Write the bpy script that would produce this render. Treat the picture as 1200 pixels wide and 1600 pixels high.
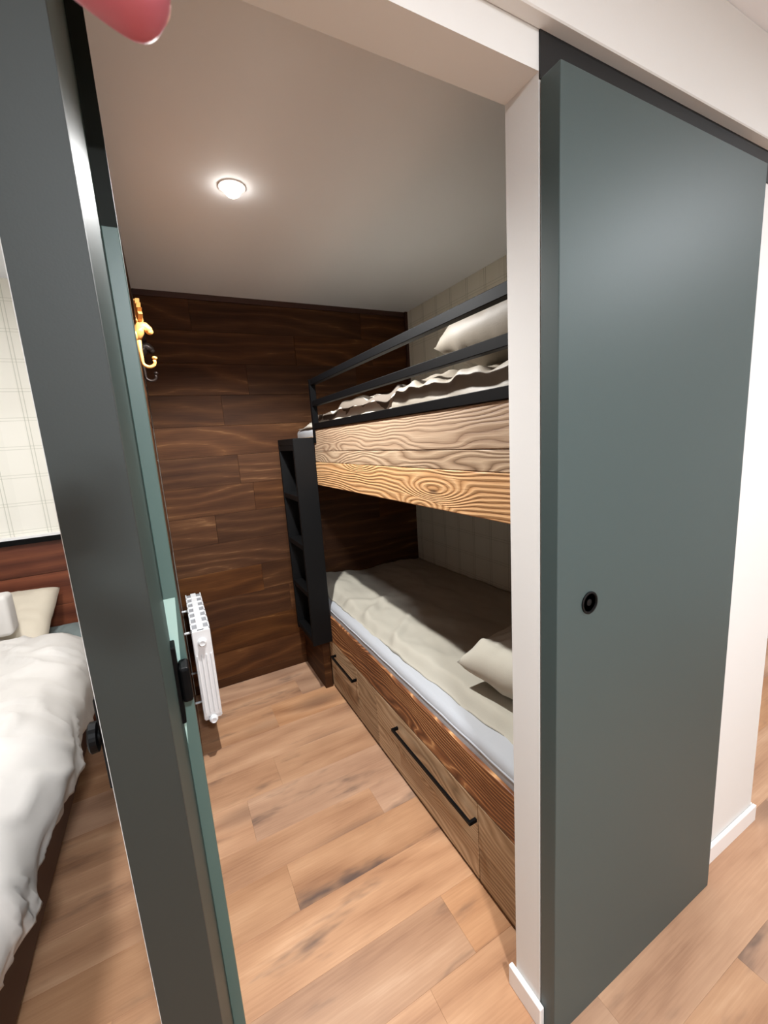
import bpy, bmesh, math, random
from mathutils import Vector, Matrix, noise
random.seed(7)
for o in list(bpy.data.objects): bpy.data.objects.remove(o, do_unlink=True)
S = bpy.context.scene
COL = S.collection

# ------------------------------------------------------------------ camera
EYE = 1.5
F_PX = 651.05
YAW, PITCH, ROLL = (math.radians(a) for a in (27.129, -10.006, -3.833))
fwd = Vector((math.sin(YAW)*math.cos(PITCH), math.cos(YAW)*math.cos(PITCH), math.sin(PITCH)))
rgt = Vector((math.cos(YAW), -math.sin(YAW), 0))
up0 = rgt.cross(fwd)
cam_x = math.cos(ROLL)*rgt + math.sin(ROLL)*up0
cam_y = -math.sin(ROLL)*rgt + math.cos(ROLL)*up0
cd = bpy.data.cameras.new('camera')
cam = bpy.data.objects.new('camera', cd); COL.objects.link(cam)
m = Matrix((cam_x, cam_y, -fwd)).transposed().to_4x4(); m.translation = (0, 0, EYE)
cam.matrix_world = m
cd.sensor_fit = 'VERTICAL'; cd.sensor_height = 36.0
cd.lens = 36.0*F_PX/1600.0
cd.clip_start = 0.01
cd.dof.use_dof = True; cd.dof.focus_distance = 2.0; cd.dof.aperture_fstop = 18.0
S.camera = cam
S.view_settings.view_transform = 'Standard'; S.view_settings.look = 'None'
S.view_settings.gamma = 1.0; S.view_settings.use_curve_mapping = False
S.view_settings.exposure = 0.0

# ------------------------------------------------------------------ world and lights
w = bpy.data.worlds.new('world'); S.world = w; w.use_nodes = True
w.node_tree.nodes['Background'].inputs[0].default_value = (0.8, 0.85, 1.0, 1)
w.node_tree.nodes['Background'].inputs[1].default_value = 0.02
CEIL = 2.36
def lamp(name, loc, power, color, kind='AREA', size=0.1, spot=None, blend=0.5, spread=None):
    ld = bpy.data.lights.new(name, kind); ld.energy = power; ld.color = color
    if kind == 'AREA':
        ld.shape = 'DISK'; ld.size = size
        if spread: ld.spread = math.radians(spread)
    if kind == 'SPOT':
        ld.spot_size = math.radians(spot); ld.spot_blend = blend; ld.shadow_soft_size = size
    o = bpy.data.objects.new(name, ld); COL.objects.link(o); o.location = loc
    return o
lamp('bunk_spot_light', (0.327, 1.593, CEIL-0.042), 162, (0.98, 0.985, 0.975), 'SPOT', 0.022, 144, 0.55)
lamp('bedroom_light', (-0.42, 1.45, CEIL-0.04), 25, (0.97, 0.975, 0.985), 'AREA', 0.22)
lamp('hall_light_a', (2.10, -0.35, CEIL-0.02), 30, (0.90, 0.945, 1.0), 'AREA', 0.16)
lamp('hall_light_b', (3.00, 1.50, CEIL-0.02), 12, (0.94, 0.94, 1.0), 'AREA', 0.16)
lamp('hall_fill_light', (0.15, -0.80, CEIL-0.02), 74, (0.90, 0.945, 1.0), 'AREA', 0.16)  # unseen lamp added to brighten the jamb, bulkhead and hall floor

# ------------------------------------------------------------------ node helpers
def srgb(r, g, b):
    f = lambda c: (c/255)/12.92 if c/255 <= 0.04045 else ((c/255+0.055)/1.055)**2.4
    return (f(r), f(g), f(b), 1)
class NT:
    def __init__(s, name):
        s.m = bpy.data.materials.new(name); s.m.use_nodes = True
        s.t = s.m.node_tree; s.b = s.t.nodes['Principled BSDF']
    def n(s, ty, **kw):
        nd = s.t.nodes.new(ty)
        for k, v in kw.items(): setattr(nd, k, v)
        return nd
    def l(s, a, b): s.t.links.new(a, b)
    def val(s, sock, v):
        if isinstance(v, (int, float)): sock.default_value = v
        elif isinstance(v, tuple): sock.default_value = v
        else: s.l(v, sock)
    def math(s, op, a, b=None, c=None):
        nd = s.n('ShaderNodeMath', operation=op); s.val(nd.inputs[0], a)
        if b is not None: s.val(nd.inputs[1], b)
        if c is not None: s.val(nd.inputs[2], c)
        return nd.outputs[0]
    def comb(s, x, y, z):
        nd = s.n('ShaderNodeCombineXYZ')
        for i, v in enumerate((x, y, z)): s.val(nd.inputs[i], v)
        return nd.outputs[0]
    def noise(s, vec, scale=1, detail=3, rough=0.5, dist=0):
        nd = s.n('ShaderNodeTexNoise'); s.l(vec, nd.inputs['Vector'])
        nd.inputs['Scale'].default_value = scale; nd.inputs['Detail'].default_value = detail
        nd.inputs['Roughness'].default_value = rough; nd.inputs['Distortion'].default_value = dist
        return nd.outputs[0]
    def maprange(s, v, a, b, c=0.0, d=1.0, smooth=True):
        nd = s.n('ShaderNodeMapRange'); nd.interpolation_type = 'SMOOTHSTEP' if smooth else 'LINEAR'
        s.val(nd.inputs[0], v)
        for i, x in enumerate((a, b, c, d)): s.val(nd.inputs[1+i], x)
        return nd.outputs[0]
    def ramp(s, v, stops):
        nd = s.n('ShaderNodeValToRGB'); s.l(v, nd.inputs[0]); e = nd.color_ramp.elements
        while len(e) < len(stops): e.new(0.5)
        for el, (p, c) in zip(e, stops): el.position = p; el.color = c
        return nd.outputs[0]
    def mix(s, fac, a, b, mode='MIX'):
        nd = s.n('ShaderNodeMix', data_type='RGBA', blend_type=mode); s.val(nd.inputs[0], fac)
        s.val(nd.inputs[6], a); s.val(nd.inputs[7], b)
        return nd.outputs[2]
    def bump(s, h, strength=0.2, dist=0.01):
        nd = s.n('ShaderNodeBump'); nd.inputs['Strength'].default_value = strength
        nd.inputs['Distance'].default_value = dist; s.l(h, nd.inputs['Height'])
        s.l(nd.outputs[0], s.b.inputs['Normal'])
    def col(s, c): s.val(s.b.inputs['Base Color'], c)
    def rough(s, r): s.val(s.b.inputs['Roughness'], r)

def plain(name, c, rough=0.5, metal=0.0, spec=0.5, bump=None, bscale=200, coat=0):
    t = NT(name); t.col(c); t.rough(rough); t.b.inputs['Metallic'].default_value = metal
    t.b.inputs['Specular IOR Level'].default_value = spec
    t.b.inputs['Coat Weight'].default_value = coat; t.b.inputs['Coat Roughness'].default_value = 0.15
    if bump:
        tc = t.n('ShaderNodeTexCoord'); t.bump(t.noise(tc.outputs['Object'], bscale, 3), bump, 0.002)
    return t.m

def wood(name, axes, ramp, freq, amp, ns=(1.1, 5.0), knot=(1.5, 5.0, 2.0), fine=0.35, rough=0.5, var=0.25,
         bump=0.25, bdist=0.002, smudge=None, kr=1.0, hue=0.0, spec=0.35, sharp=1.0, blotch=0.3):
    """axes: (length, across, depth) axis numbers in object space"""
    t = NT(name); tc = t.n('ShaderNodeTexCoord'); oi = t.n('ShaderNodeObjectInfo')
    sep = t.n('ShaderNodeSeparateXYZ'); t.l(tc.outputs['Object'], sep.inputs[0])
    rnd = oi.outputs['Random']
    u = t.math('ADD', sep.outputs[axes[0]], t.math('MULTIPLY', rnd, 37.0))
    v = t.math('ADD', sep.outputs[axes[1]], t.math('MULTIPLY', rnd, 11.3))
    d = sep.outputs[axes[2]]
    n1 = t.noise(t.comb(t.math('MULTIPLY', u, ns[0]), t.math('MULTIPLY', v, ns[1]), d), 1, 2, 0.45)
    vo = t.n('ShaderNodeTexVoronoi'); vo.inputs['Scale'].default_value = 1.0
    t.l(t.comb(t.math('MULTIPLY', u, knot[0]), t.math('MULTIPLY', v, knot[1]), 0.0), vo.inputs['Vector'])
    kd = vo.outputs['Distance']
    kt = t.maprange(kd, 0.0, 0.5, 1.0, 0.0)
    ring = t.math('ADD', t.math('MULTIPLY', v, freq), t.math('MULTIPLY', n1, amp))
    ring = t.math('ADD', ring, t.math('MULTIPLY', kt, knot[2]))
    wob = t.noise(t.comb(t.math('MULTIPLY', u, 9.0), t.math('MULTIPLY', v, 60.0), d), 1, 2)
    ring = t.math('ADD', ring, t.math('MULTIPLY', wob, 0.22))
    saw = t.math('FRACT', ring)
    prof = t.math('POWER', t.math('PINGPONG', t.math('MULTIPLY', saw, 2.0), 1.0), sharp)
    fg = t.noise(t.comb(t.math('MULTIPLY', u, 5.0), t.math('MULTIPLY', v, 170.0), d), 1, 3, 0.6)
    bl = t.noise(t.comb(t.math('MULTIPLY', u, 2.2), t.math('MULTIPLY', v, 8.0), d), 1, 3, 0.6)
    f = t.math('ADD', t.math('MULTIPLY', prof, 1.0-fine), t.math('MULTIPLY', fg, fine))
    f = t.math('ADD', f, t.math('MULTIPLY', t.math('SUBTRACT', bl, 0.5), blotch))
    c = t.ramp(f, ramp)
    core = t.maprange(kd, 0.03*kr, 0.085*kr, 1.0, 0.0)
    c = t.mix(t.math('MULTIPLY', core, 0.75), c, tuple(x*0.22 for x in ramp[0][1][:3]) + (1,))
    if smudge:
        sm = t.noise(t.comb(t.math('MULTIPLY', u, 2.0), t.math('MULTIPLY', v, 7.5), t.math('ADD', d, 4.0)), 1, 4, 0.6)
        sf = t.math('MULTIPLY', t.maprange(sm, 0.54, 0.74), smudge[1])
        halo = t.math('MULTIPLY', t.maprange(kd, 0.06, 0.30, 1.0, 0.0), smudge[1]*0.8)
        c = t.mix(t.math('MAXIMUM', sf, halo), c, smudge[0])
    hs = t.n('ShaderNodeHueSaturation'); t.l(c, hs.inputs['Color'])
    t.val(hs.inputs['Value'], t.maprange(rnd, 0, 1, 1-var, 1+var, False))
    if hue:
        r2 = t.math('FRACT', t.math('MULTIPLY', rnd, 7.31))
        t.val(hs.inputs['Saturation'], t.maprange(r2, 0, 1, 1-hue, 1+hue*0.5, False))
    t.col(hs.outputs[0]); t.rough(rough); t.b.inputs['Specular IOR Level'].default_value = spec
    if bump: t.bump(t.math('ADD', prof, t.math('MULTIPLY', fg, 0.6)), bump, bdist)
    return t.m

M = {}
M['wall'] = plain('white_wall_paint', srgb(224, 222, 218), 0.7, bump=0.05, bscale=150)
M['ceiling'] = plain('white_ceiling_paint', srgb(238, 241, 245), 0.8)
M['trim'] = plain('white_trim_gloss', srgb(238, 236, 234), 0.35)
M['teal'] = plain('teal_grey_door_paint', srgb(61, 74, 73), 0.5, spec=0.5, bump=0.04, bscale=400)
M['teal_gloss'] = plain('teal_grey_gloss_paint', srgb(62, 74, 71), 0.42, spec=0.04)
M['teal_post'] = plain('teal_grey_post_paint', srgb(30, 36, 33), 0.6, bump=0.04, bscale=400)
M['black'] = plain('black_powder_coat', srgb(5, 5, 6), 0.5, spec=0.12)
M['black_matt'] = plain('matt_black_metal', srgb(7, 7, 8), 0.6, spec=0.2)
M['head_shaded'] = plain('shaded_head_teal', srgb(26, 30, 26), 0.6, spec=0.2)  # teal head above the stop, its shade put into the near-black colour
M['teal_light'] = plain('lighter_teal', srgb(80, 103, 97), 0.4)  # lighter teal than the other boards of the post
M['mint'] = plain('pale_mint', srgb(178, 208, 198), 0.4)
M['track'] = plain('black_track', srgb(10, 10, 10), 0.6)
M['rad'] = plain('white_radiator_enamel', srgb(242, 244, 246), 0.3)
M['rad_slot'] = plain('radiator_grille_grey', srgb(150, 152, 156), 0.5)
M['brass'] = plain('gold_lacquered_metal', srgb(214, 156, 88), 0.45, metal=0.1)
M['bronze'] = plain('shaded_bronze_metal', srgb(58, 48, 44), 0.4, metal=0.5)  # hook standing in shade; the shade is part of this dark colour
M['sheet'] = plain('white_cotton', srgb(178, 180, 184), 0.8, bump=0.15, bscale=300)
M['duvet_white'] = plain('white_percale', srgb(206, 201, 195), 0.75, bump=0.1, bscale=90)
M['cream'] = plain('cream_cotton', srgb(206, 195, 176), 0.8, bump=0.1, bscale=150)
M['grey_green'] = plain('grey_green_fabric', srgb(120, 130, 128), 0.85, bump=0.2, bscale=300)
M['blanket'] = plain('beige_linen', srgb(178, 172, 158), 0.9, bump=0.3, bscale=420)
M['pillow_beige'] = plain('beige_pillow_linen', srgb(186, 180, 166), 0.9, bump=0.3, bscale=420)
M['skin'] = plain('skin', srgb(186, 96, 110), 0.5)
M['skin'].node_tree.nodes['Principled BSDF'].inputs['Subsurface Weight'].default_value = 0.15
M['skin'].node_tree.nodes['Principled BSDF'].inputs['Subsurface Radius'].default_value = (0.006, 0.002, 0.001)
M['nail'] = plain('finger_nail', srgb(232, 190, 178), 0.25)
M['sleeve'] = plain('dark_knit_sleeve', srgb(60, 62, 70), 0.9, bump=0.3, bscale=250)
M['dark_board'] = plain('dark_stained_board', srgb(64, 36, 26), 0.5)

M['floor'] = wood('tan_oak_plank', (0, 1, 2),
    [(0.0, srgb(150, 108, 80)), (0.35, srgb(178, 134, 101)), (0.7, srgb(194, 150, 115)), (1.0, srgb(210, 168, 134))],
    6, 3.0, ns=(0.8, 3.0), knot=(1.0, 3.0, 0.8), fine=0.6, rough=0.45, var=0.10, bump=0.04, bdist=0.0005,
    smudge=(srgb(88, 72, 66), 0.95), kr=1.25, hue=0.14, blotch=1.2)
M['wallwood'] = wood('dark_brown_stained_plank', (0, 2, 1),
    [(0.0, srgb(46, 26, 14)), (0.35, srgb(72, 43, 23)), (0.7, srgb(90, 57, 31)), (1.0, srgb(150, 108, 68))],
    12, 5.0, ns=(0.9, 4.0), knot=(0.8, 2.6, 1.6), fine=0.6, rough=0.6, var=0.20, spec=0.15, sharp=2.0, bump=0.2, bdist=0.001, hue=0.08, blotch=0.75)
M['wallwood_y'] = wood('dark_brown_stained_side_plank', (1, 2, 0),
    [(0.0, srgb(46, 26, 14)), (0.35, srgb(72, 43, 23)), (0.7, srgb(90, 57, 31)), (1.0, srgb(150, 108, 68))],
    12, 5.0, ns=(0.9, 4.0), knot=(0.8, 2.6, 1.6), fine=0.6, rough=0.6, var=0.20, spec=0.15, sharp=2.0, bump=0.2, bdist=0.001, hue=0.08, blotch=0.75)
M['redwood'] = wood('reddish_brown_panel_board', (0, 2, 1),
    [(0.0, srgb(70, 34, 22)), (0.5, srgb(108, 58, 38)), (1.0, srgb(140, 82, 54))],
    12, 4.0, ns=(0.8, 4.0), knot=(0.6, 2.2, 1.0), fine=0.5, rough=0.5, var=0.18, bump=0.15, bdist=0.001, blotch=0.7)
M['rec_grey'] = wood('weathered_reclaimed_pine', (1, 2, 0),
    [(0.0, srgb(84, 63, 46)), (0.3, srgb(138, 111, 86)), (0.65, srgb(172, 146, 119)), (1.0, srgb(190, 166, 138))],
    84, 13.0, ns=(1.6, 7.0), knot=(2.1, 6.5, 5.0), fine=0.36, rough=0.6, var=0.04, bump=0.6, bdist=0.002, sharp=0.8, blotch=0.6, kr=1.4)
M['rec_pale'] = wood('pale_sawn_reclaimed_pine', (1, 2, 0),
    [(0.0, srgb(78, 57, 43)), (0.25, srgb(128, 101, 79)), (0.6, srgb(160, 134, 109)), (1.0, srgb(180, 156, 131))],
    70, 11.0, ns=(1.8, 7.0), knot=(2.3, 6.0, 5.0), fine=0.42, rough=0.6, var=0.04, bump=0.6, bdist=0.002, sharp=0.6, blotch=0.6, kr=1.6)
M['rec_orange'] = wood('golden_reclaimed_pine', (1, 2, 0),
    [(0.0, srgb(104, 66, 38)), (0.3, srgb(172, 126, 82)), (0.65, srgb(200, 156, 110)), (1.0, srgb(212, 172, 128))],
    62, 9.0, ns=(1.3, 6.0), knot=(2.1, 8.0, 6.0), fine=0.28, rough=0.55, var=0.04, bump=0.6, bdist=0.003, sharp=0.8)
M['rec_dark'] = wood('rich_brown_reclaimed_pine', (1, 2, 0),
    [(0.0, srgb(66, 36, 20)), (0.35, srgb(118, 72, 42)), (0.7, srgb(152, 100, 62)), (1.0, srgb(236, 182, 124))],
    64, 14.0, ns=(1.5, 6.0), knot=(1.9, 6.5, 5.5), fine=0.34, rough=0.5, var=0.06, blotch=0.7, bump=0.5, bdist=0.003, sharp=1.3)
M['rec_drawer'] = wood('grey_brown_reclaimed_drawer', (1, 2, 0),
    [(0.0, srgb(104, 80, 56)), (0.4, srgb(158, 128, 96)), (0.75, srgb(184, 156, 124)), (1.0, srgb(204, 180, 148))],
    44, 12.0, ns=(1.3, 5.0), knot=(1.8, 5.0, 4.0), fine=0.5, rough=0.55, var=0.16, bump=0.3, bdist=0.0015, blotch=0.9)

def plaid(name, base, line, lax):
    t = NT(name); g = t.n('ShaderNodeNewGeometry'); sep = t.n('ShaderNodeSeparateXYZ'); t.l(g.outputs['Position'], sep.inputs[0])
    def lines(c, off, per, gap, wd):
        tot = None
        for k in (0, 1):
            ph = t.math('ABSOLUTE', t.math('SUBTRACT', t.math('FRACT', t.math('DIVIDE', t.math('ADD', c, off + k*gap + 50*per), per)), 0.5))
            b = t.math('LESS_THAN', ph, wd/per/2)
            tot = b if tot is None else t.math('MAXIMUM', tot, b)
        return tot
    v = lines(sep.outputs[lax], 0.035, 0.152, 0.014, 0.0035)
    h = lines(sep.outputs[2], 0.02, 0.139, 0.014, 0.0035)
    wide = t.math('LESS_THAN', t.math('ABSOLUTE', t.math('SUBTRACT', t.math('FRACT', t.math('DIVIDE', t.math('ADD', sep.outputs[lax], 20.09), 0.152)), 0.5)), 0.2)
    c = t.mix(t.math('MULTIPLY', v, 0.55), base, line)
    c = t.mix(t.math('MULTIPLY', h, 0.35), c, line)
    c = t.mix(t.math('MULTIPLY', wide, 0.05), c, line)
    t.col(c); t.rough(0.8)
    return t.m
M['paper_x'] = plaid('cream_plaid_wallpaper', srgb(234, 230, 219), srgb(168, 168, 150), 0)
M['paper_y'] = plaid('cream_plaid_wallpaper_side', srgb(222, 222, 210), srgb(150, 154, 138), 1)
def striped(name):
    t = NT(name); tc = t.n('ShaderNodeTexCoord'); sep = t.n('ShaderNodeSeparateXYZ'); t.l(tc.outputs['Object'], sep.inputs[0])
    wv = t.math('ADD', t.math('MULTIPLY', sep.outputs[0], 9.0), t.math('MULTIPLY', t.noise(tc.outputs['Object'], 6, 2), 0.8))
    st = t.math('GREATER_THAN', t.math('FRACT', wv), 0.74)
    t.col(t.mix(st, srgb(190, 183, 170), srgb(92, 82, 72))); t.rough(0.85)
    t.bump(t.noise(tc.outputs['Object'], 300, 2), 0.2, 0.002)
    return t.m
M['striped'] = striped('striped_beige_cotton')
M['duvet_grey'] = plain('beige_satin_cotton', srgb(130, 121, 108), 0.55, bump=0.2, bscale=260)
t = NT('lamp_glow'); t.b.inputs['Emission Color'].default_value = (1, 0.95, 0.88, 1); t.b.inputs['Emission Strength'].default_value = 26
M['glow'] = t.m

# ------------------------------------------------------------------ mesh helpers
def link(name, me, mat, parent=None, loc=(0, 0, 0)):
    o = bpy.data.objects.new(name, me); COL.objects.link(o); o.location = loc
    if mat is not None:
        if isinstance(mat, (list, tuple)):
            for x in mat: me.materials.append(x)
        elif not me.materials: me.materials.append(mat)
    if parent is not None: o.parent = parent
    return o
def bm_box(bm, lo, hi, bevel=0.0, seg=1):
    r = bmesh.ops.create_cube(bm, size=1.0)['verts']
    for v in r:
        v.co = Vector((lo[i] + (v.co[i]+0.5)*(hi[i]-lo[i]) for i in range(3)))
    if bevel:
        ed = list({e for v in r for e in v.link_edges})
        bmesh.ops.bevel(bm, geom=ed, offset=bevel, segments=seg, affect='EDGES', profile=0.5)
def fin(bm, name, smooth=False):
    me = bpy.data.meshes.new(name); bm.normal_update(); bm.to_mesh(me); bm.free()
    if smooth: me.polygons.foreach_set('use_smooth', [True]*len(me.polygons))
    return me
def box(name, lo, hi, mat, parent=None, bevel=0.0, seg=1, off=None):
    """world-space box whose object origin sits at its own centre (parent empties sit at world origin offsets)"""
    c = Vector([(a+b)/2 for a, b in zip(lo, hi)]); bm = bmesh.new()
    bm_box(bm, Vector(lo)-c, Vector(hi)-c, bevel, seg)
    p = c - (parent_loc(parent) if parent is not None else Vector())
    return link(name, fin(bm, name), mat, parent, p)
def parent_loc(p):
    v = Vector()
    while p is not None: v += p.location; p = p.parent
    return v
def boxes(name, lst, mat, parent=None, bevel=0.0):
    bm = bmesh.new()
    pl = parent_loc(parent) if parent is not None else Vector()
    for lo, hi in lst: bm_box(bm, Vector(lo)-pl, Vector(hi)-pl, bevel)
    return link(name, fin(bm, name), mat, parent)
def empty(name, loc):
    o = bpy.data.objects.new(name, None); COL.objects.link(o); o.location = loc; o.empty_display_size = 0.05
    return o
def tag(o, label, cat, group=None):
    o['label'] = label; o['category'] = cat
    if group: o['group'] = group
    return o
def struct(o, label=None):
    o['kind'] = 'structure'
    if label: o['label'] = label
    return o
def tube(name, pts, rad, mat, parent=None, seg=12, caps=True):
    """round tube through world points, radius may be a list"""
    pl = parent_loc(parent) if parent is not None else Vector()
    P = [Vector(p)-pl for p in pts]; bm = bmesh.new(); rings = []
    n = len(P)
    ref = Vector((0.13, 0.27, 0.95))
    for i, p in enumerate(P):
        tg = (P[min(i+1, n-1)]-P[max(i-1, 0)]).normalized()
        a = tg.cross(ref)
        if a.length < 1e-3: a = tg.cross(Vector((1, 0, 0)))
        a.normalize(); b = tg.cross(a)
        r = rad[i] if isinstance(rad, (list, tuple)) else rad
        rings.append([bm.verts.new(p + r*(math.cos(k/seg*math.tau)*a + math.sin(k/seg*math.tau)*b)) for k in range(seg)])
    for i in range(n-1):
        for k in range(seg):
            bm.faces.new((rings[i][k], rings[i][(k+1) % seg], rings[i+1][(k+1) % seg], rings[i+1][k]))
    if caps:
        bm.faces.new(rings[0][::-1]); bm.faces.new(rings[-1])
    bmesh.ops.recalc_face_normals(bm, faces=bm.faces)
    return link(name, fin(bm, name, True), mat, parent)
def disc_stack(name, centre, axis, prof, mat, parent=None, seg=32):
    """lathe: prof = [(distance along axis, radius)]"""
    pl = parent_loc(parent) if parent is not None else Vector()
    ax = Vector(axis).normalized(); a = ax.orthogonal().normalized(); b = ax.cross(a); bm = bmesh.new(); rings = []
    for d, r in prof:
        rings.append([bm.verts.new(Vector(centre)-pl + ax*d + max(r, 1e-5)*(math.cos(k/seg*math.tau)*a + math.sin(k/seg*math.tau)*b)) for k in range(seg)])
    for i in range(len(prof)-1):
        for k in range(seg): bm.faces.new((rings[i][k], rings[i][(k+1) % seg], rings[i+1][(k+1) % seg], rings[i+1][k]))
    bm.faces.new(rings[0][::-1]); bm.faces.new(rings[-1])
    bmesh.ops.recalc_face_normals(bm, faces=bm.faces)
    me = fin(bm, name, False)
    return link(name, me, mat, parent)
def grid_mesh(name, nu, nv, fn, mat, parent=None, loc=(0, 0, 0), close=None, smooth=True):
    """fn(u,v)->Vector (top); close(u,v)->Vector gives the under side, welded along the border"""
    bm = bmesh.new()
    top = [[bm.verts.new(Vector(fn(i/nu, j/nv))-Vector(loc)) for j in range(nv+1)] for i in range(nu+1)]
    for i in range(nu):
        for j in range(nv): bm.faces.new((top[i][j], top[i+1][j], top[i+1][j+1], top[i][j+1]))
    if close:
        bot = [[bm.verts.new(Vector(close(i/nu, j/nv))-Vector(loc)) for j in range(nv+1)] for i in range(nu+1)]
        for i in range(nu):
            for j in range(nv): bm.faces.new((bot[i][j+1], bot[i+1][j+1], bot[i+1][j], bot[i][j]))
        border = [(i, 0) for i in range(nu+1)] + [(nu, j) for j in range(1, nv+1)] + [(i, nv) for i in range(nu-1, -1, -1)] + [(0, j) for j in range(nv-1, 0, -1)]
        for k in range(len(border)):
            a, b = border[k], border[(k+1) % len(border)]
            bm.faces.new((top[b[0]][b[1]], top[a[0]][a[1]], bot[a[0]][a[1]], bot[b[0]][b[1]]))
    bmesh.ops.recalc_face_normals(bm, faces=bm.faces)
    return link(name, fin(bm, name, smooth), mat, parent, loc)
def nz(x, y, z=0, s=1.0): return noise.noise(Vector((x*s, y*s, z*s)))
def sm(a, b, x):
    x = min(1, max(0, (x-a)/(b-a))); return x*x*(3-2*x)

# ------------------------------------------------------------------ layout numbers
YB = 2.68            # back wall
XL, XR = -0.03, 1.65 # bunk room side walls
XF = 0.74            # front of the bunk bed
YW0, YW1 = 0.592, 0.672   # front partition

# ------------------------------------------------------------------ structure
# floor with planks
fl = struct(box('floor', (-3.0, -1.5, -0.06), (3.6, 2.75, -0.012), M['dark_board']), 'tan wood-effect plank floor with grey knots')
rows = [2.75, 2.50, 2.32, 2.10, 1.893, 1.70, 1.482, 1.335, 1.16, 0.965, 0.785, 0.60, 0.41, 0.22, 0.03, -0.16, -0.35, -0.54, -0.73, -0.92, -1.11, -1.30, -1.50]
fixed = {4: 0.27, 6: 0.594, 7: 0.19, 10: 0.446, 12: 1.23, 1: 0.55, 8: 0.93}
for r in range(len(rows)-1):
    y1, y0 = rows[r], rows[r+1]
    st = fixed.get(r, random.uniform(-0.4, 0.8)); js = [st]
    while js[0] > -3: js.insert(0, js[0]-random.uniform(0.95, 1.5))
    while js[-1] < 3.6: js.append(js[-1]+random.uniform(0.95, 1.5))
    for a, b in zip(js[:-1], js[1:]):
        a, b = max(a, -3.0), min(b, 3.6)
        if b-a < 0.02: continue
        box('floor_plank', (a+0.00012, y0+0.00012, -0.012), (b-0.00012, y1-0.00012, 0.0), M['floor'], fl, 0.00035)

struct(box('ceiling', (-3.0, -1.5, CEIL), (3.6, 2.80, CEIL+0.1), M['ceiling']), 'white painted ceiling')
# back wall behind the cladding
wb = struct(box('wall_back', (-3.0, YB+0.014, 0), (1.80, YB+0.1, CEIL), M['paper_x']), 'back wall with cream plaid wallpaper on the bedroom side')
wr_ = random.Random(3)
def clad(parent, x0, x1, z0, z1, first, pitch, mat, key, seed):
    rr = random.Random(seed); z = first
    while z > z0: z -= pitch
    while z < z1-0.005:
        a, b = max(z, z0), min(z+pitch, z1); z += pitch
        if b-a < 0.01: continue
        js = [x0]; x = x0 + rr.uniform(0.25, 1.1)
        while x < x1-0.2: js.append(x); x += rr.uniform(0.5, 1.2)
        js.append(x1)
        for p, q in zip(js[:-1], js[1:]):
            pr = rr.uniform(0, 0.004)
            if key == 'x': box('wall_plank', (p+0.0005, YB-pr, a+0.0005), (q-0.0005, YB+0.014, b-0.0005), mat, parent, 0.0006)
            else: box('wall_plank', (XL-0.014, p+0.0012, a+0.0012), (XL+pr*0.5, q-0.0012, b-0.0012), mat, parent, 0.0012)
clad(wb, XL+0.004, XR, 0.0, CEIL-0.03, 1.11, 0.1757, M['wallwood'], 'x', 5)
struct(box('trim_1', (XL+0.004, YB-0.006, CEIL-0.03), (XR, YB+0.014, CEIL), M['dark_board']), 'dark brown strip along the top of the plank wall')
struct(box('trim_2', (XR-0.018, YB-0.022, 1.60), (XR, YB-0.0045, CEIL), M['dark_board']), 'dark brown corner strip beside the wallpaper')
# partition between bunk room and bedroom
wl = struct(box('wall_left', (-0.1195, 0.604, 0), (XL-0.014, YB+0.014, CEIL), M['wall']), 'thin partition between bunk room and bedroom')
clad(wl, 1.0, YB, 0.0, CEIL, 1.11, 0.1757, M['wallwood_y'], 'y', 9)
# teal end post of the partition (door lining)
post = struct(empty('trim_3', (-0.079, 0.592, 0)), 'dark teal door post in the foreground')
def chamfer_post():
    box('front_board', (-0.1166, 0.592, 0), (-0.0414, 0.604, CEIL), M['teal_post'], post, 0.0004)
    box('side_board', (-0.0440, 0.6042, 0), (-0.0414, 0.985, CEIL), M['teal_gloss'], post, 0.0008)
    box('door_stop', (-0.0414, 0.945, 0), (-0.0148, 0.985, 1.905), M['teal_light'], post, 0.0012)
    box('head_block', (-0.0414, 0.955, 1.905), (-0.0152, 0.985, CEIL), M['head_shaded'], post)
chamfer_post()
# right wall of the bunk room (also the end of the front partition)
struct(box('wall_right', (XR, YW1, 0), (1.757, YB+0.014, CEIL), M['paper_y']), 'side wall with faint plaid wallpaper behind the bunks')
wf = struct(empty('wall_front', (1.2, YW0, 0)), 'white front partition with door opening')
box('wall_panel', (0.655, YW0, 0), (1.757, YW1, CEIL), M['wall'], wf)
box('lintel', (-0.0414, YW0, 2.097), (0.655, YW1, CEIL), M['wall'], wf)
box('bulkhead', (-1.0, 0.566, 2.156), (1.757, YW0, CEIL), M['wall'], wf, 0.002)
box('bedroom_lintel', (-1.0, YW0, 2.097), (-0.1166, YW1, CEIL), M['wall'], wf)
box('bedroom_wall_panel', (-3.0, YW0, 0), (-1.0, YW1, CEIL), M['wall'], wf)
struct(box('wall_bedroom', (-3.05, YW1, 0), (-2.95, YB+0.014, CEIL), M['paper_y']), 'far side wall of the bedroom')
struct(box('wall_hall_right', (3.45, -1.5, 0), (3.55, 2.75, CEIL), M['wall']), 'white wall at the far end of the hall')
struct(box('wall_hall_back', (-3.0, -1.6, 0), (3.6, -1.5, CEIL), M['wall']), 'white wall of the hall behind the viewer')
struct(box('wall_hall_left', (-3.05, -1.5, 0), (-2.95, YW0, CEIL), M['wall']), 'white wall at the left end of the hall')
struct(box('wall_hall_far', (1.757, 2.70, 0), (3.6, 2.80, CEIL), M['wall']), 'white wall at the end of the side passage')
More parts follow.
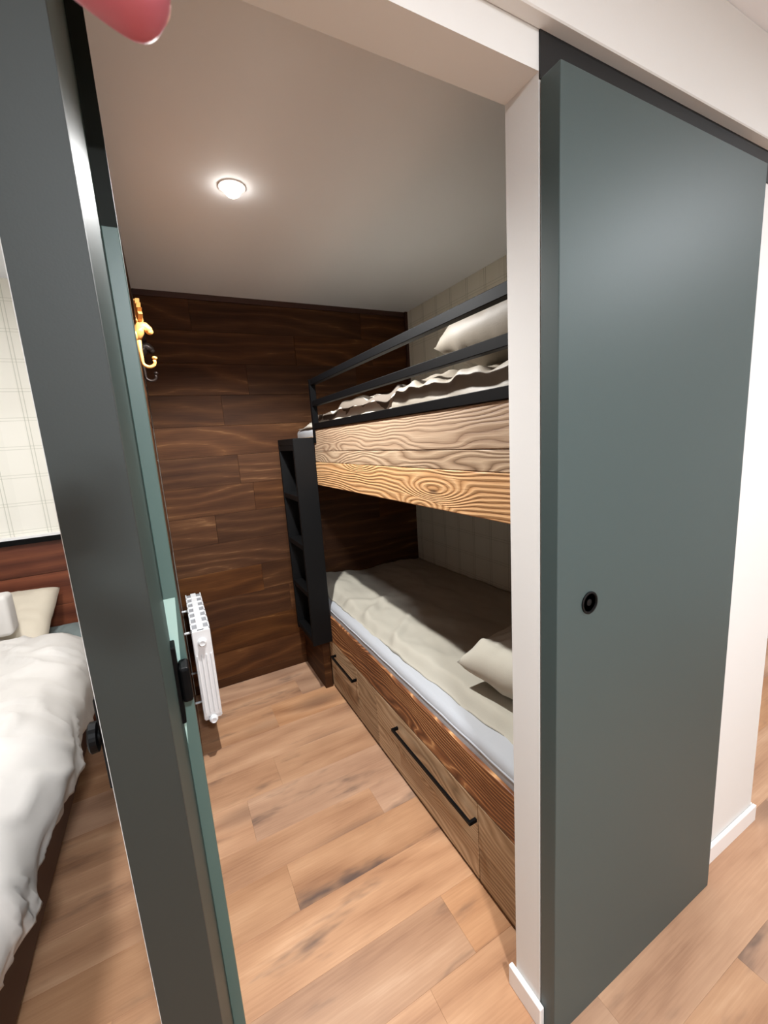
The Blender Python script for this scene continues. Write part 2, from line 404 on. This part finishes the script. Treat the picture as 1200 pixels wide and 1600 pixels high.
# baseboards
def base(name, lo, hi, label):
    bm = bmesh.new(); c = Vector([(a+b)/2 for a, b in zip(lo, hi)])
    bm_box(bm, Vector(lo)-c, Vector(hi)-c, 0.003, 2)
    return struct(link(name, fin(bm, name), M['trim'], None, c), label)
base('baseboard_jamb', (0.640, 0.577, 0), (0.6545, 0.687, 0.066), 'white baseboard round the foot of the door jamb')
base('baseboard_front', (1.3685, 0.579, 0), (1.772, 0.5915, 0.066), 'white baseboard beside the sliding door')
base('baseboard_front_end', (1.7575, 0.5918, 0), (1.772, 2.69, 0.066), 'white baseboard along the end of the partition')
base('baseboard_hall', (3.435, -1.45, 0), (3.4495, 2.69, 0.066), 'white baseboard of the far hall wall')
st_ = disc_stack('door_bumper', (3.4495, 1.22, 0.14), (-1, 0, 0), [(0, 0.018), (0.012, 0.016), (0.02, 0.008)], M['black'])
tag(st_, 'tiny dark wall fitting above the far hall baseboard', 'wall fitting')

# ------------------------------------------------------------------ sliding door with track
sd = tag(empty('sliding_door', (1.0, 0.565, 0)), 'flat teal grey sliding door with round black finger pull', 'door')
def slide_panel():
    bm = bmesh.new(); c = Vector((1.0, 0.565, 0))
    bm_box(bm, Vector((0.655, 0.547, 0.004))-c, Vector((1.368, 0.5885, 2.084))-c, 0.0018, 2)
    link('door_panel', fin(bm, 'door_panel'), M['teal'], sd)
slide_panel()
pull = disc_stack('finger_pull', (0.753, 0.547, 1.13), (0, -1, 0),
    [(0.0, 0.0245), (0.0022, 0.0245), (0.003, 0.0235), (0.003, 0.0205), (-0.0005, 0.0195), (0.0003, 0.0)], M['black_matt'], sd, 40)
pull['label'] = 'round black recessed finger pull'
tag(box('door_track', (0.655, 0.5888, 2.085), (1.757, 0.5918, 2.1558), M['track']), 'black sliding rail in the gap above the teal door', 'rail')

# ------------------------------------------------------------------ downlights
def downlight(x, y, label, r=0.036, group=None):
    d = tag(empty('downlight', (x, y, CEIL)), label, 'ceiling lamp', group)
    disc_stack('trim_ring', (x, y, CEIL), (0, 0, -1), [(0, r*1.25), (0.003, r*1.22), (0.004, r*1.02), (0.0015, r)], M['trim'], d)
    disc_stack('lens', (x, y, CEIL-0.0016), (0, 0, -1), [(r*0.85*math.sin(a_), r*0.85*math.cos(a_)) for a_ in [k_*math.pi/16 for k_ in range(9)]], M['glow'], d)
    return d
downlight(0.327, 1.593, 'glowing recessed ceiling spot inside the bunk room')
for x, y, l in ((-0.42, 1.45, 'recessed ceiling lamp above the edge of the white double bed'), (2.10, -0.35, 'recessed ceiling lamp in the hall near the sliding door'), (3.00, 1.50, 'recessed ceiling lamp at the far right end of the hall'), (0.15, -0.80, 'unseen ceiling lamp added in the hall behind the viewer')):
    downlight(x, y, l)

# ------------------------------------------------------------------ bunk bed
bb = tag(empty('bunk_bed', (1.2, 1.7, 0)), 'built-in bunk bed of reclaimed wood boards with black metal guard rail and ladder', 'bunk bed')
YN, YE = 0.69, 2.225
# upper bunk
box('fascia_board', (XF, YN, 1.4545), (XF+0.03, YE, 1.572), M['rec_pale'], bb, 0.003, 2)['label'] = 'pale sawn fascia board with dark knots'
box('fascia_board', (XF+0.0012, YN, 1.396), (XF+0.031, YE+0.004, 1.4535), M['rec_grey'], bb, 0.0025, 2)['label'] = 'narrow weathered grey-brown fascia board'
box('fascia_board', (XF+0.001, YN, 1.268), (XF+0.031, YE+0.012, 1.395), M['rec_orange'], bb, 0.003, 2)['label'] = 'golden fascia board with wavy grain'
box('upper_platform', (XF+0.032, YN, 1.285), (XR-0.002, YB-0.008, 1.515), M['dark_board'], bb)
box('platform_edge', (XF+0.004, YE+0.014, 1.50), (XF+0.032, YB-0.008, 1.535), M['rec_grey'], bb, 0.002)
# guard rail
gr = empty('guard_rail', (0, 0, 0)); gr.parent = bb
gr.location = Vector((XF, 1.4, 1.57)) - bb.location
def gbox(n, lo, hi): return box(n, lo, hi, M['black'], gr, 0.0015)
gx0, gx1 = XF-0.006, XF+0.022
gbox('bottom_rail', (gx0, YN, 1.573), (gx1, 2.185, 1.603))
gbox('middle_rail', (gx0, YN, 1.691), (gx1, 2.185, 1.719))
gbox('top_rail', (gx0, YN, 1.800), (gx1, 2.185, 1.830))
gbox('end_post', (gx0-0.001, 2.186, 1.50), (gx1+0.001, 2.214, 1.831))
# ladder
la = empty('ladder', (0, 0, 0)); la.parent = bb; la.location = Vector((0.68, 2.37, 0.33)) - bb.location
def lbox(n, lo, hi, mat='black_matt'): return box(n, lo, hi, M[mat], la, 0.0015)
lbox('stringer', (0.622, 2.226, 0.33), (0.739, 2.246, 1.531))
lbox('stringer', (0.622, 2.536, 0.33), (0.739, 2.556, 1.531))
for z in (0.345, 0.625, 0.905, 1.185, 1.465):
    lbox('tread', (0.624, 2.246, z), (0.739, 2.536, z+0.030))
lbox('top_plate', (0.6225, 2.246, 1.496), (0.632, 2.536, 1.531))
# lower bunk base
box('base_carcass', (XF+0.031, YN, 0.03), (XR-0.002, YB-0.008, 0.44), M['dark_board'], bb)
box('side_board', (XF, YN, 0.322), (XF+0.03, YB-0.008, 0.482), M['rec_dark'], bb, 0.004, 2)['label'] = 'rich brown side board with wavy edge grain'
box('plinth', (XF+0.012, YN, 0.0), (XF+0.03, 2.29, 0.018), M['black_matt'], bb)
box('end_box', (0.692, 2.293, 0.0), (XF-0.0005, YB-0.008, 0.328), M['wallwood_y'], bb, 0.002)['label'] = 'brown wood box under the ladder'
def drawer(y0, y1, hy0=None, hy1=None, name='drawer', split=()):
    d = empty(name, (0, 0, 0)); d.parent = bb; d.location = Vector((XF, (y0+y1)/2, 0.02)) - bb.location
    zs = [0.02, 0.125, 0.222, 0.319]
    box('front_board', (XF+0.002, y0+0.0015, 0.02), (XF+0.028, y1-0.0015, 0.150), M['rec_drawer'], d, 0.002)
    box('front_board', (XF+0.0005, y0+0.0015, 0.1512), (XF+0.028, y1-0.0015, 0.319), M['rec_drawer'], d, 0.002)
    if hy0:
        hx = XF-0.030; z = 0.245
        pl = parent_loc(d)
        h = boxes('handle', [((hx, hy0, z), (hx+0.009, hy1, z+0.012)), ((hx+0.009, hy0, z), (XF+0.001, hy0+0.010, z+0.012)), ((hx+0.009, hy1-0.010, z), (XF+0.001, hy1, z+0.012))], M['black'], d)
        h['label'] = 'long black bar handle'
    return d
drawer(YN, 0.925, name='front_panel')
drawer(0.925, 1.663, 0.918+0.01, 1.458)
drawer(1.663, 1.884, name='front_panel')
drawer(1.884, 2.2925, 1.82+0.07, 2.20)

# ------------------------------------------------------------------ bedding on the bunks
def slab(name, lo, hi, mat, label, cat, round_=0.03, group=None):
    c = Vector([(a+b)/2 for a, b in zip(lo, hi)]); bm = bmesh.new()
    bm_box(bm, Vector(lo)-c, Vector(hi)-c, round_, 4)
    o = link(name, fin(bm, name, True), mat, None, c)
    return tag(o, label, cat, group)
slab('mattress', (XF+0.012, YN+0.005, 0.4405), (XR-0.004, YB-0.012, 0.545), M['sheet'], 'white sheeted mattress on the lower bunk', 'mattress', 0.03)
slab('mattress', (XF+0.034, YN+0.005, 1.5155), (XR-0.004, YB-0.012, 1.585), M['sheet'], 'white mattress on the upper bunk behind the black rail', 'mattress', 0.025)
tube('piping', [(XF+0.0125, YN+0.03+k*0.05, 0.513+0.0012*math.sin(k*1.7)) for k in range(39)], 0.004, M['sheet'], bpy.data.objects['mattress'], 8)
# lower blanket
def bl_edge(y):
    return 0.792 + 0.035*sm(1.6, 0.75, y) + 0.014*nz(y*5.0, 3.1) + 0.010*nz(y*14, 1.7)
def bl_top(u, v):
    y = 0.70 + v*(2.655-0.70); e = bl_edge(y)
    x = e + (XR-0.01-e)*(u**1.25)
    d = (x-e)
    h = 0.548 + 0.036*sm(0, 0.05, d) + 0.014*nz(x*4, y*3, 1) + 0.010*nz(x*11, y*7, 5) + 0.004*nz(x*25, y*16, 2)
    for yc, a, s in ((1.93, 0.75, 0.020), (2.12, -0.4, 0.012), (1.62, 0.9, 0.017)):
        t_ = (y-yc) - a*(x-0.85); h += s*math.exp(-(t_/0.03)**2)*sm(0.45, 0.05, d)*sm(0, 0.03, d)
    h += 0.03*sm(2.25, 2.45, y)*sm(0.5, 0.1, d)
    return (x, y, h)
def bl_bot(u, v):
    x, y, h = bl_top(u, v); return (x+0.002, y, 0.5455)
bk = grid_mesh('blanket', 60, 130, bl_top, M['blanket'], None, (1.2, 1.7, 0.545), bl_bot)
tag(bk, 'beige linen blanket spread over the lower bunk, half in shadow', 'blanket')
# pillows
def pillow(name, c, sx, sy, sz, rot, mat, label, seed=0, sag=0.0, wr=0.012, n=44, cat='pillow'):
    R = Matrix.Rotation(rot[2], 3, 'Z') @ Matrix.Rotation(rot[1], 3, 'Y') @ Matrix.Rotation(rot[0], 3, 'X')
    def prof(a): return max(0.0, 1-abs(a)**4.5)
    def f(u, v, sgn):
        a, b = u*2-1, v*2-1
        h = (prof(a)*prof(b))**0.55
        pin = 1-0.06*(abs(a)*abs(b))**2
        k = 1.0 - 0.02*(a*a)*(b*b)
        px = a*sx/2*(1-0.06*(1-b*b)*0 - 0.05*(1-abs(b))*abs(a)**4)*k
        py = b*sy/2*(1-0.05*(1-abs(a))*abs(b)**4)*k
        z = sgn*h*sz/2 + (wr*nz(px*9+seed, py*9, seed) + wr*0.5*nz(px*24, py*24+seed, 2))*(0.25+h)
        z += sgn*wr*0.5*max(0, 1-4*abs(nz(px*10+seed*3, py*6-px*3, seed+4)))*h
        return Vector((px, py, z))
    C = Vector(c)
    bm = bmesh.new()
    vt = [[None]*(n+1) for _ in range(n+1)]; vb = [[None]*(n+1) for _ in range(n+1)]
    for i in range(n+1):
        for j in range(n+1):
            vt[i][j] = bm.verts.new(R @ f(i/n, j/n, 1))
            brd = i in (0, n) or j in (0, n)
            vb[i][j] = vt[i][j] if brd else bm.verts.new(R @ (f(i/n, j/n, -1)))
    for i in range(n):
        for j in range(n):
            bm.faces.new((vt[i][j], vt[i+1][j], vt[i+1][j+1], vt[i][j+1]))
            q = (vb[i][j+1], vb[i+1][j+1], vb[i+1][j], vb[i][j])
            try: bm.faces.new(q)
            except ValueError: pass
    bmesh.ops.recalc_face_normals(bm, faces=bm.faces)
    o = link(name, fin(bm, name, True), mat, None, C)
    return tag(o, label, cat)
pillow('pillow', (1.150, 0.930, 0.692), 0.58, 0.50, 0.18, (math.radians(-4), math.radians(3), math.radians(8)), M['pillow_beige'], 'beige linen pillow lying on the lower bunk', 2.0, wr=0.018)
# upper bunk bedding: striped throw at the far end, folded duvet, pillow
def th_top(u, v):
    y = 1.36 + v*(2.60-1.36); e = 0.772 + 0.010*nz(y*7, 9.0)
    x = e + (1.50-e)*u; d = x-e
    h = 1.592 + 0.100*sm(0, 0.06, d)*(0.85+0.4*nz(y*3, 4.4))*sm(2.62, 2.30, y) + 0.020*nz(x*6, y*6, 8) + 0.014*nz(x*16, y*13, 3)
    h = max(h, 1.589) * 1.0
    e2 = sm(2.60, 2.52, y)*sm(1.36, 1.42, y)*sm(1.50, 1.42, x)
    return (x, y, 1.587 + (h-1.587)*(0.15+0.85*e2))
tag(grid_mesh('throw', 40, 70, th_top, M['striped'], None, (1.1, 2.0, 1.586), lambda u, v: (th_top(u, v)[0], th_top(u, v)[1], 1.5855)), 'crumpled striped throw at the ladder end of the upper bunk', 'throw')
def du_top(u, v):
    y = 0.72 + v*(1.42-0.72)
    a = u*math.pi*0.5
    e = 0.775 + 0.012*nz(y*6, 2.0)
    if u < 0.35:
        k = u/0.35; ang = k*math.pi/2
        x = e + 0.05*(1-math.cos(ang)); h = 1.592 + (0.100)*math.sin(ang)
    else:
        k = (u-0.35)/0.65; x = e + 0.05 + k*0.55; h = 1.692 + 0.03*sm(0, 0.5, k)
    wr = 0.020*nz(x*8, y*9, 6) + 0.010*nz(x*20, y*22, 1)
    wr += 0.007*math.sin(y*55 + 6*nz(x*5, y*4, 7))*sm(0.1, 0.4, u)
    h += wr*sm(0, 0.15, u) - 0.085*sm(1.385, 1.42, y) - 0.022*sm(1.3, 0.8, y)
    x += 0.012*nz(y*11, u*3, 4)
    return (x, y, max(h, 1.5905))
tag(grid_mesh('duvet', 50, 90, du_top, M['duvet_grey'], None, (1.1, 1.1, 1.588), lambda u, v: (max(du_top(u, v)[0], 0.78), du_top(u, v)[1], 1.5875)), 'folded beige duvet behind the rail of the upper bunk', 'duvet')
pillow('pillow', (1.24, 1.01, 1.832), 0.68, 0.58, 0.20, (math.radians(-7), 0, math.radians(4)), M['duvet_grey'], 'plump light beige pillow on top of the upper bunk duvet', 5.0, wr=0.03)

# ------------------------------------------------------------------ radiator on the left wall
rd = tag(empty('radiator', (0.05, 2.33, 0.195)), 'white aluminium sectional radiator on the plank wall', 'radiator')
RX0, RX1 = 0.000, 0.082; RZ0, RZ1 = 0.195, 0.676
def rad_section(y0, y1, first):
    s = empty('section', (0, 0, 0)); s.parent = rd; s.location = Vector((0.05, (y0+y1)/2, 0.195)) - rd.location
    ym = (y0+y1)/2
    core = [((RX0+0.004, ym-0.012, RZ0+0.03), (RX1-0.004, ym+0.012, RZ1-0.035)),
            ((RX0, y0+0.001, RZ0+0.02), (RX0+0.004, y1-0.001, RZ1-0.02)), ((RX1-0.004, y0+0.001, RZ0+0.02), (RX1, y1-0.001, RZ1-0.006))]
    for k in range(1, 4):
        x = RX0 + (RX1-RX0)*k/4.0
        core.append(((x-0.0018, y0+0.002, RZ0+0.045), (x+0.0018, y1-0.002, RZ1-0.055)))
    boxes('body', core, M['rad'], s, 0.0012)
    xm = (RX0+RX1)/2
    boxes('header', [((xm-0.017, y0+0.0005, RZ1-0.045), (xm+0.017, y1-0.0005, RZ1-0.010))], M['rad'], s, 0.003)
    boxes('header', [((xm-0.016, y0+0.0005, RZ0), (xm+0.016, y1-0.0005, RZ0+0.035)), ((RX0+0.003, y0+0.0008, RZ0+0.012), (RX1-0.003, y1-0.0008, RZ0+0.034))], M['rad'], s, 0.003)
    g = [((RX0, y0+0.001, RZ1-0.008), (RX1, y0+0.016, RZ1)), ((xm-0.014, y0+0.001, RZ1-0.010), (xm+0.014, y1-0.001, RZ1+0.0012)),
         ((RX0, y0+0.001, RZ1-0.010), (RX0+0.006, y1-0.001, RZ1)), ((RX1-0.006, y0+0.001, RZ1-0.010), (RX1, y1-0.001, RZ1))]
    boxes('top_grille', g, M['rad'], s, 0.001)
    boxes('grille_slot', [((RX0+0.006, y0+0.016, RZ1-0.012), (xm-0.014, y1-0.001, RZ1-0.006)), ((xm+0.014, y0+0.016, RZ1-0.012), (RX1-0.006, y1-0.001, RZ1-0.006))], M['rad_slot'], s)
ys = [2.050 + k*0.0805 for k in range(8)]
for k in range(7): rad_section(ys[k], ys[k+1]-0.0015, k == 0)
xm = (RX0+RX1)/2
# end face of the nearest section
bm = bmesh.new(); cc = parent_loc(rd)
bm_box(bm, Vector((RX0+0.002, 2.0435, RZ0+0.035))-cc, Vector((RX1-0.002, 2.0495, RZ1-0.004))-cc, 0.0025, 2)
for k in range(4):
    x = RX0 + 0.011 + k*0.0200
    bm_box(bm, Vector((x-0.0035, 2.0395, RZ0+0.055))-cc, Vector((x+0.0035, 2.0445, RZ1-0.125))-cc, 0.0022, 2)
link('end_plate', fin(bm, 'end_plate'), M['rad'], rd)
for zz in (RZ0+0.018, RZ1-0.062):
    disc_stack('end_plug', (xm, 2.050, zz), (0, -1, 0), [(0, 0.020), (0.012, 0.020), (0.014, 0.015), (0.026, 0.0145), (0.027, 0.012), (0.0245, 0.011), (0.0245, 0.0)], M['rad'], rd, 12)
for yy in (2.17, 2.49):
    for zz in (RZ0+0.05, RZ1-0.055):
        tube('wall_bracket', [(XL+0.0005, yy, zz), (RX0+0.006, yy, zz)], 0.006, M['rad'], rd, 8)

# ------------------------------------------------------------------ moose coat hooks on the left wall
def moose_hook(y, z, mat, label, sc=1.0):
    h = tag(empty('coat_hook', (XL, y, z)), label, 'coat hook', 'animal head hooks on the side wall')
    P = lambda x, yy, zz: (XL + x*sc + 0.001, y + yy*sc, z + zz*sc)
    def blob(name, c, r, rot=(0, 0, 0), par=h):
        bm = bmesh.new(); bmesh.ops.create_uvsphere(bm, u_segments=16, v_segments=10, radius=1.0)
        Rm = Matrix.Rotation(rot[1], 3, 'Y') @ Matrix.Rotation(rot[0], 3, 'X')
        for v in bm.verts:
            p = Vector((v.co.x*r[0], v.co.y*r[1], v.co.z*r[2]))*sc; v.co = Rm @ p + Vector(P(*c)) - parent_loc(par)
        return link(name, fin(bm, name, True), mat, par)
    hd = tube('head', [P(0.004, 0, -0.045), P(0.010, 0, -0.015), P(0.020, 0, 0.008), P(0.034, 0, 0.006), P(0.048, 0, -0.008), P(0.054, 0, -0.020)],
              [r*sc for r in (0.013, 0.021, 0.022, 0.017, 0.015, 0.008)], mat, h, 14)
    blob('snout', (0.049, 0, -0.013), (0.014, 0.012, 0.012))
    for s in (-1, 1):
        blob('ear', (0.010, s*0.026, 0.020), (0.004, 0.012, 0.006))
        # palmate antler: flat plate with tines
        a = bmesh.new(); pl = parent_loc(h)
        out = [(0.020, 0.010, 0.020), (0.022, 0.026, 0.026), (0.026, 0.046, 0.040), (0.024, 0.040, 0.050), (0.026, 0.054, 0.062), (0.022, 0.042, 0.064),
               (0.024, 0.050, 0.080), (0.020, 0.036, 0.078), (0.022, 0.040, 0.098), (0.017, 0.026, 0.088), (0.016, 0.022, 0.100), (0.014, 0.016, 0.075), (0.013, 0.012, 0.045)]
        f_ = [a.verts.new(Vector(P(x+0.009, s*yy, zz))-pl) for x, yy, zz in out]; b_ = [a.verts.new(Vector(P(x-0.005, s*yy, zz))-pl) for x, yy, zz in out]
        a.faces.new(f_); a.faces.new(b_[::-1])
        for i in range(len(out)): a.faces.new((f_[i], b_[i], b_[(i+1) % len(out)], f_[(i+1) % len(out)]))
        bmesh.ops.recalc_face_normals(a, faces=a.faces)
        link('antler', fin(a, 'antler'), mat, h)
    pts = [P(0.006, 0, -0.04), P(0.006, 0, -0.085), P(0.008, 0, -0.110)]
    for k in range(9):
        an = math.pi*(1 - k/8.0*1.12); pts.append(P(0.030 + 0.022*math.cos(an), 0, -0.128 - 0.020*math.sin(an)))
    hk = tube('hook', pts, [r*sc for r in [0.011, 0.008, 0.007] + [0.0062]*9], mat, h, 10)
    blob('hook_tip', (0.053, 0, -0.113), (0.010, 0.010, 0.0075))
    disc_stack('wall_plate', (XL+0.0006, y, z-0.03), (1, 0, 0), [(0, 0.022*sc), (0.004, 0.021*sc), (0.006, 0.016*sc)], mat, h, 24)
    return h
moose_hook(1.98, 1.992, M['brass'], 'golden moose head coat hook with antlers and curled hook')
moose_hook(2.30, 1.985, M['bronze'], 'dark bronze animal head coat hook behind the golden one, shade put into its colour')

# ------------------------------------------------------------------ door handle and pale mint patch on the post
h = empty('door_handle', (0, 0, 0)); h.parent = post; h.location = Vector((-0.041, 0.92, 1.03)) - post.location
box('back_plate', (-0.0490, 0.900, 0.942), (-0.0335, 0.9445, 1.112), M['black'], h, 0.002)
box('lever', (-0.0334, 0.893, 0.990), (-0.0135, 0.944, 1.066), M['black'], h, 0.006, 3)
def add_mint_patch():  # thin tapering patch of pale mint laid on the stop front
    bm = bmesh.new(); pl = parent_loc(post); Y = 0.9448
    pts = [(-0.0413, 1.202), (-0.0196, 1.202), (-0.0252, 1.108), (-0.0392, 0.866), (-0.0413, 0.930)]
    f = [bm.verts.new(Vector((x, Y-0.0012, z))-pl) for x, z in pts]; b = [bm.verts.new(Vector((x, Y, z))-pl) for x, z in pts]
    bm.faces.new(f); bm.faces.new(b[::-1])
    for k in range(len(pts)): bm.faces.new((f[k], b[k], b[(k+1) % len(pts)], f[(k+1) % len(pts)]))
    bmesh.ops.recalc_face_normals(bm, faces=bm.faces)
    o = link('mint_patch', fin(bm, 'mint_patch'), M['mint'], post); o['label'] = 'pale mint patch behind the black handle'
add_mint_patch()
# bedroom side door leaf folded back against the partition
bd = tag(empty('bedroom_door', (-0.137, 1.1, 0)), 'dark teal bedroom door with black knob folded back behind the post', 'door')
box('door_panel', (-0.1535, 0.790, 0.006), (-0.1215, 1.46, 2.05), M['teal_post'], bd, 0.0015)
dh = empty('door_handle', (0, 0, 0)); dh.parent = bd; dh.location = Vector((-0.155, 0.81, 1.03)) - bd.location
box('back_plate', (-0.1600, 0.7905, 0.935), (-0.1536, 0.830, 1.105), M['black'], dh, 0.002)
disc_stack('knob', (-0.1600, 0.808, 1.030), (-1, 0, 0), [(0, 0.012), (0.004, 0.012), (0.005, 0.025), (0.015, 0.026), (0.018, 0.022)], M['black'], dh, 24)

# ------------------------------------------------------------------ bedroom
def clad_bedroom():
    rr = random.Random(21)
    z = 0.0
    for h_ in (0.20, 0.18, 0.19, 0.175, 0.18, 0.17):
        js = [-2.95, -2.0+rr.uniform(-0.2, 0.2), -0.95+rr.uniform(-0.12, 0.12), -0.12]
        for p, q in zip(js[:-1], js[1:]):
            box('wall_plank', (p+0.001, YB-rr.uniform(0, 0.003), z+0.001), (q-0.001, YB+0.014, z+h_-0.001), M['redwood'], wb, 0.0012)
        z += h_
clad_bedroom()
struct(box('trim_4', (-2.95, YB-0.024, 1.095), (-0.12, YB+0.0135, 1.122), M['black']), 'dark rail on top of the bedroom wall boards')
struct(box('trim_5', (-2.95, YB-0.020, 1.1222), (-0.12, YB+0.0135, 1.134), M['trim']), 'white strip standing for the lit top of the dark bedroom rail')  # lit ledge top, put in as a white strip
bx = tag(empty('double_bed', (-1.4, 1.7, 0)), 'dark brown double bed base under the white duvet', 'bed')
box('base', (-2.3, 0.95, 0.06), (-0.545, 2.60, 0.44), M['dark_board'], bx, 0.004)
for x in (-2.2, -0.62):
    for y in (1.05, 2.5): box('leg', (x-0.03, y-0.03, 0.0), (x+0.03, y+0.03, 0.06), M['dark_board'], bx)
slab('mattress', (-2.28, 0.96, 0.4405), (-0.53, 2.41, 0.63), M['sheet'], 'thick mattress of the double bed under the white duvet', 'mattress', 0.04)
def dv(u, v):
    # v along Y, u across: from the middle of the bed over the side, down to the hem
    y = 0.80 + v*(2.31-0.80)
    edge = -0.385 + 0.022*nz(y*3.2, 5.0) - 0.02*sm(1.9, 2.2, y)
    hem = 0.475 + 0.03*nz(y*4.0, 7.7) + 0.025*nz(y*9.0, 1.1) + 0.05*sm(1.8, 1.2, y)
    L1, L2, L3 = 1.65, 0.26, 0.17
    s = u*(L1+L2+L3)
    zt = 0.755 + 0.025*nz(y*2.2, 3.3)
    if s < L1: x = edge-0.17 - (L1-s); z = zt
    elif s < L1+L2:
        a = (s-L1)/L2*math.pi/2; x = edge-0.17 + 0.17*math.sin(a); z = zt - 0.16*(1-math.cos(a))
    else:
        k = (s-L1-L2)/L3; x = edge + 0.02*math.sin(y*13+2*nz(y*3, 0))*k - 0.015*k; z = (zt-0.16) + (hem-(zt-0.16))*k
    wr = 0.020*nz(x*5, y*5, z*5+3) + 0.007*nz(x*12+4*nz(y*2, x*2), y*9, z*12)
    q1 = abs(nz(x*5+y*3, y*8-x*2+2*nz(x*3, y*3), z*5+11)); q2 = abs(nz(x*11-y*3, y*15+x*4, z*9+2))
    wr += 0.020*max(0, 1-q1*5)**1.3 + 0.004*max(0, 1-q2*4)
    f = sm(0, 1, (s-L1)/L2 if s > L1 else 0)
    top_fall = sm(2.31, 2.20, y)
    z = z + wr*(1-f) - 0.035*(1-top_fall)*(1-f*0.5); x = x + wr*f*0.6
    return (x, y, z)
def dv_in(u, v):
    x, y, z = dv(u, v)
    if z > 0.68 or x < -0.6: return (x, y, max(z-0.03, 0.633))
    return (x-0.022, y, z)
tag(grid_mesh('duvet', 110, 110, dv, M['duvet_white'], None, (-1.2, 1.6, 0.5), dv_in), 'crumpled white duvet hanging over the side of the double bed', 'duvet')
pillow('pillow', (-0.835, 2.485, 0.755), 0.52, 0.40, 0.14, (math.radians(28), 0, math.radians(-4)), M['cream'], 'cream pillow with pointed corner at the bedroom headboard', 9.0)
bmn = slab('cushion', (-1.16, 2.20, 0.785), (-0.66, 2.30, 0.96), M['duvet_white'], 'white firm square-edged cushion at the left picture edge', 'cushion', 0.02)
pillow('pillow', (-0.60, 2.54, 0.555), 0.34, 0.22, 0.20, (0, 0, math.radians(2)), M['grey_green'], 'grey green pillow beside the headboard boards', 12.0)

# ------------------------------------------------------------------ photographer's hand reaching in front of the lens
def cam_pt(px, py, d):
    return Vector((0, 0, EYE)) + d*((px-600)/F_PX*cam_x - (py-800)/F_PX*cam_y + fwd)
def hand():
    tip = cam_pt(266, 28, 0.112); mid = cam_pt(190, -36, 0.107)
    ax = (mid-tip).normalized()
    up = cam_y
    hn = tag(empty('person', cam_pt(60, -160, 0.10)), 'fingertip of the photographer at the top left edge of the picture', 'person')
    pl = parent_loc(hn)
    k2 = tip + ax*0.026; k1 = tip + ax*0.050 + up*0.006; kn = tip + ax*0.092 + up*0.018
    side = ax.cross(-fwd).normalized()
    verts, edges, rad = [], [], []
    def chain(pts, rs, start=None):
        prev = start
        for p, r in zip(pts, rs):
            verts.append(p-pl); rad.append(r); i = len(verts)-1
            if prev is not None: edges.append((prev, i))
            prev = i
        return prev
    wrist = kn + ax*0.085 + up*0.03
    palm = kn + ax*0.045 + up*0.016
    chain([wrist], [0.026]); chain([palm], [0.030], 0)
    back = -fwd
    chain([kn, k1 + (kn-k1)*0.45, k1, (k1+k2)/2, k2, (k2+tip)/2, tip], [0.0134, 0.0120, 0.0124, 0.0116, 0.0120, 0.0118, 0.0104], 1)
    for j, (o_, ln) in enumerate(((0.021, 1.06), (0.041, 0.98), (0.059, 0.80))):
        b0 = kn + side*o_ + ax*0.004*j
        chain([b0, b0 - ax*0.040*ln + up*0.012 , b0 - ax*0.048*ln + up*0.030, b0 - ax*0.028*ln + up*0.042], [0.0112, 0.0092, 0.0086, 0.0072], 1)
    tb = palm - side*0.020
    chain([tb, tb - side*0.022 - ax*0.022 + up*0.012, tb - side*0.026 - ax*0.046 + up*0.022], [0.014, 0.0105, 0.0085], 1)
    fore = wrist + ax*0.13 + up*0.06
    chain([fore], [0.034], 0)
    me = bpy.data.meshes.new('hand'); me.from_pydata(verts, edges, [])
    o = link('hand', me, M['skin'], hn)
    md = o.modifiers.new('skin', 'SKIN'); md.use_smooth_shade = True
    for sv, r in zip(me.skin_vertices[0].data, rad): sv.radius = (r, r)
    me.skin_vertices[0].data[0].use_root = True
    sb = o.modifiers.new('sub', 'SUBSURF'); sb.levels = 2; sb.render_levels = 2
    # nail on the far side of the fingertip
    nb = bmesh.new(); bmesh.ops.create_uvsphere(nb, u_segments=16, v_segments=10, radius=1.0)
    nn = (tip - Vector((0, 0, EYE))).normalized() + 0.0*cam_x; nn = (nn - ax*nn.dot(ax)).normalized(); bi = ax.cross(nn)
    for v in nb.verts: v.co = (tip - pl) + ax*(0.0085 + v.co.x*0.0065) + bi*(v.co.y*0.0058) + nn*(0.0068 + v.co.z*0.0016)
    link('finger_nail', fin(nb, 'finger_nail', True), M['nail'], hn)
    tube('sleeve', [wrist + (fore-wrist)*0.45, wrist + (fore-wrist)*0.75, fore + (fore-wrist)*0.2], [0.037, 0.040, 0.044], M['sleeve'], hn, 24)
hand()
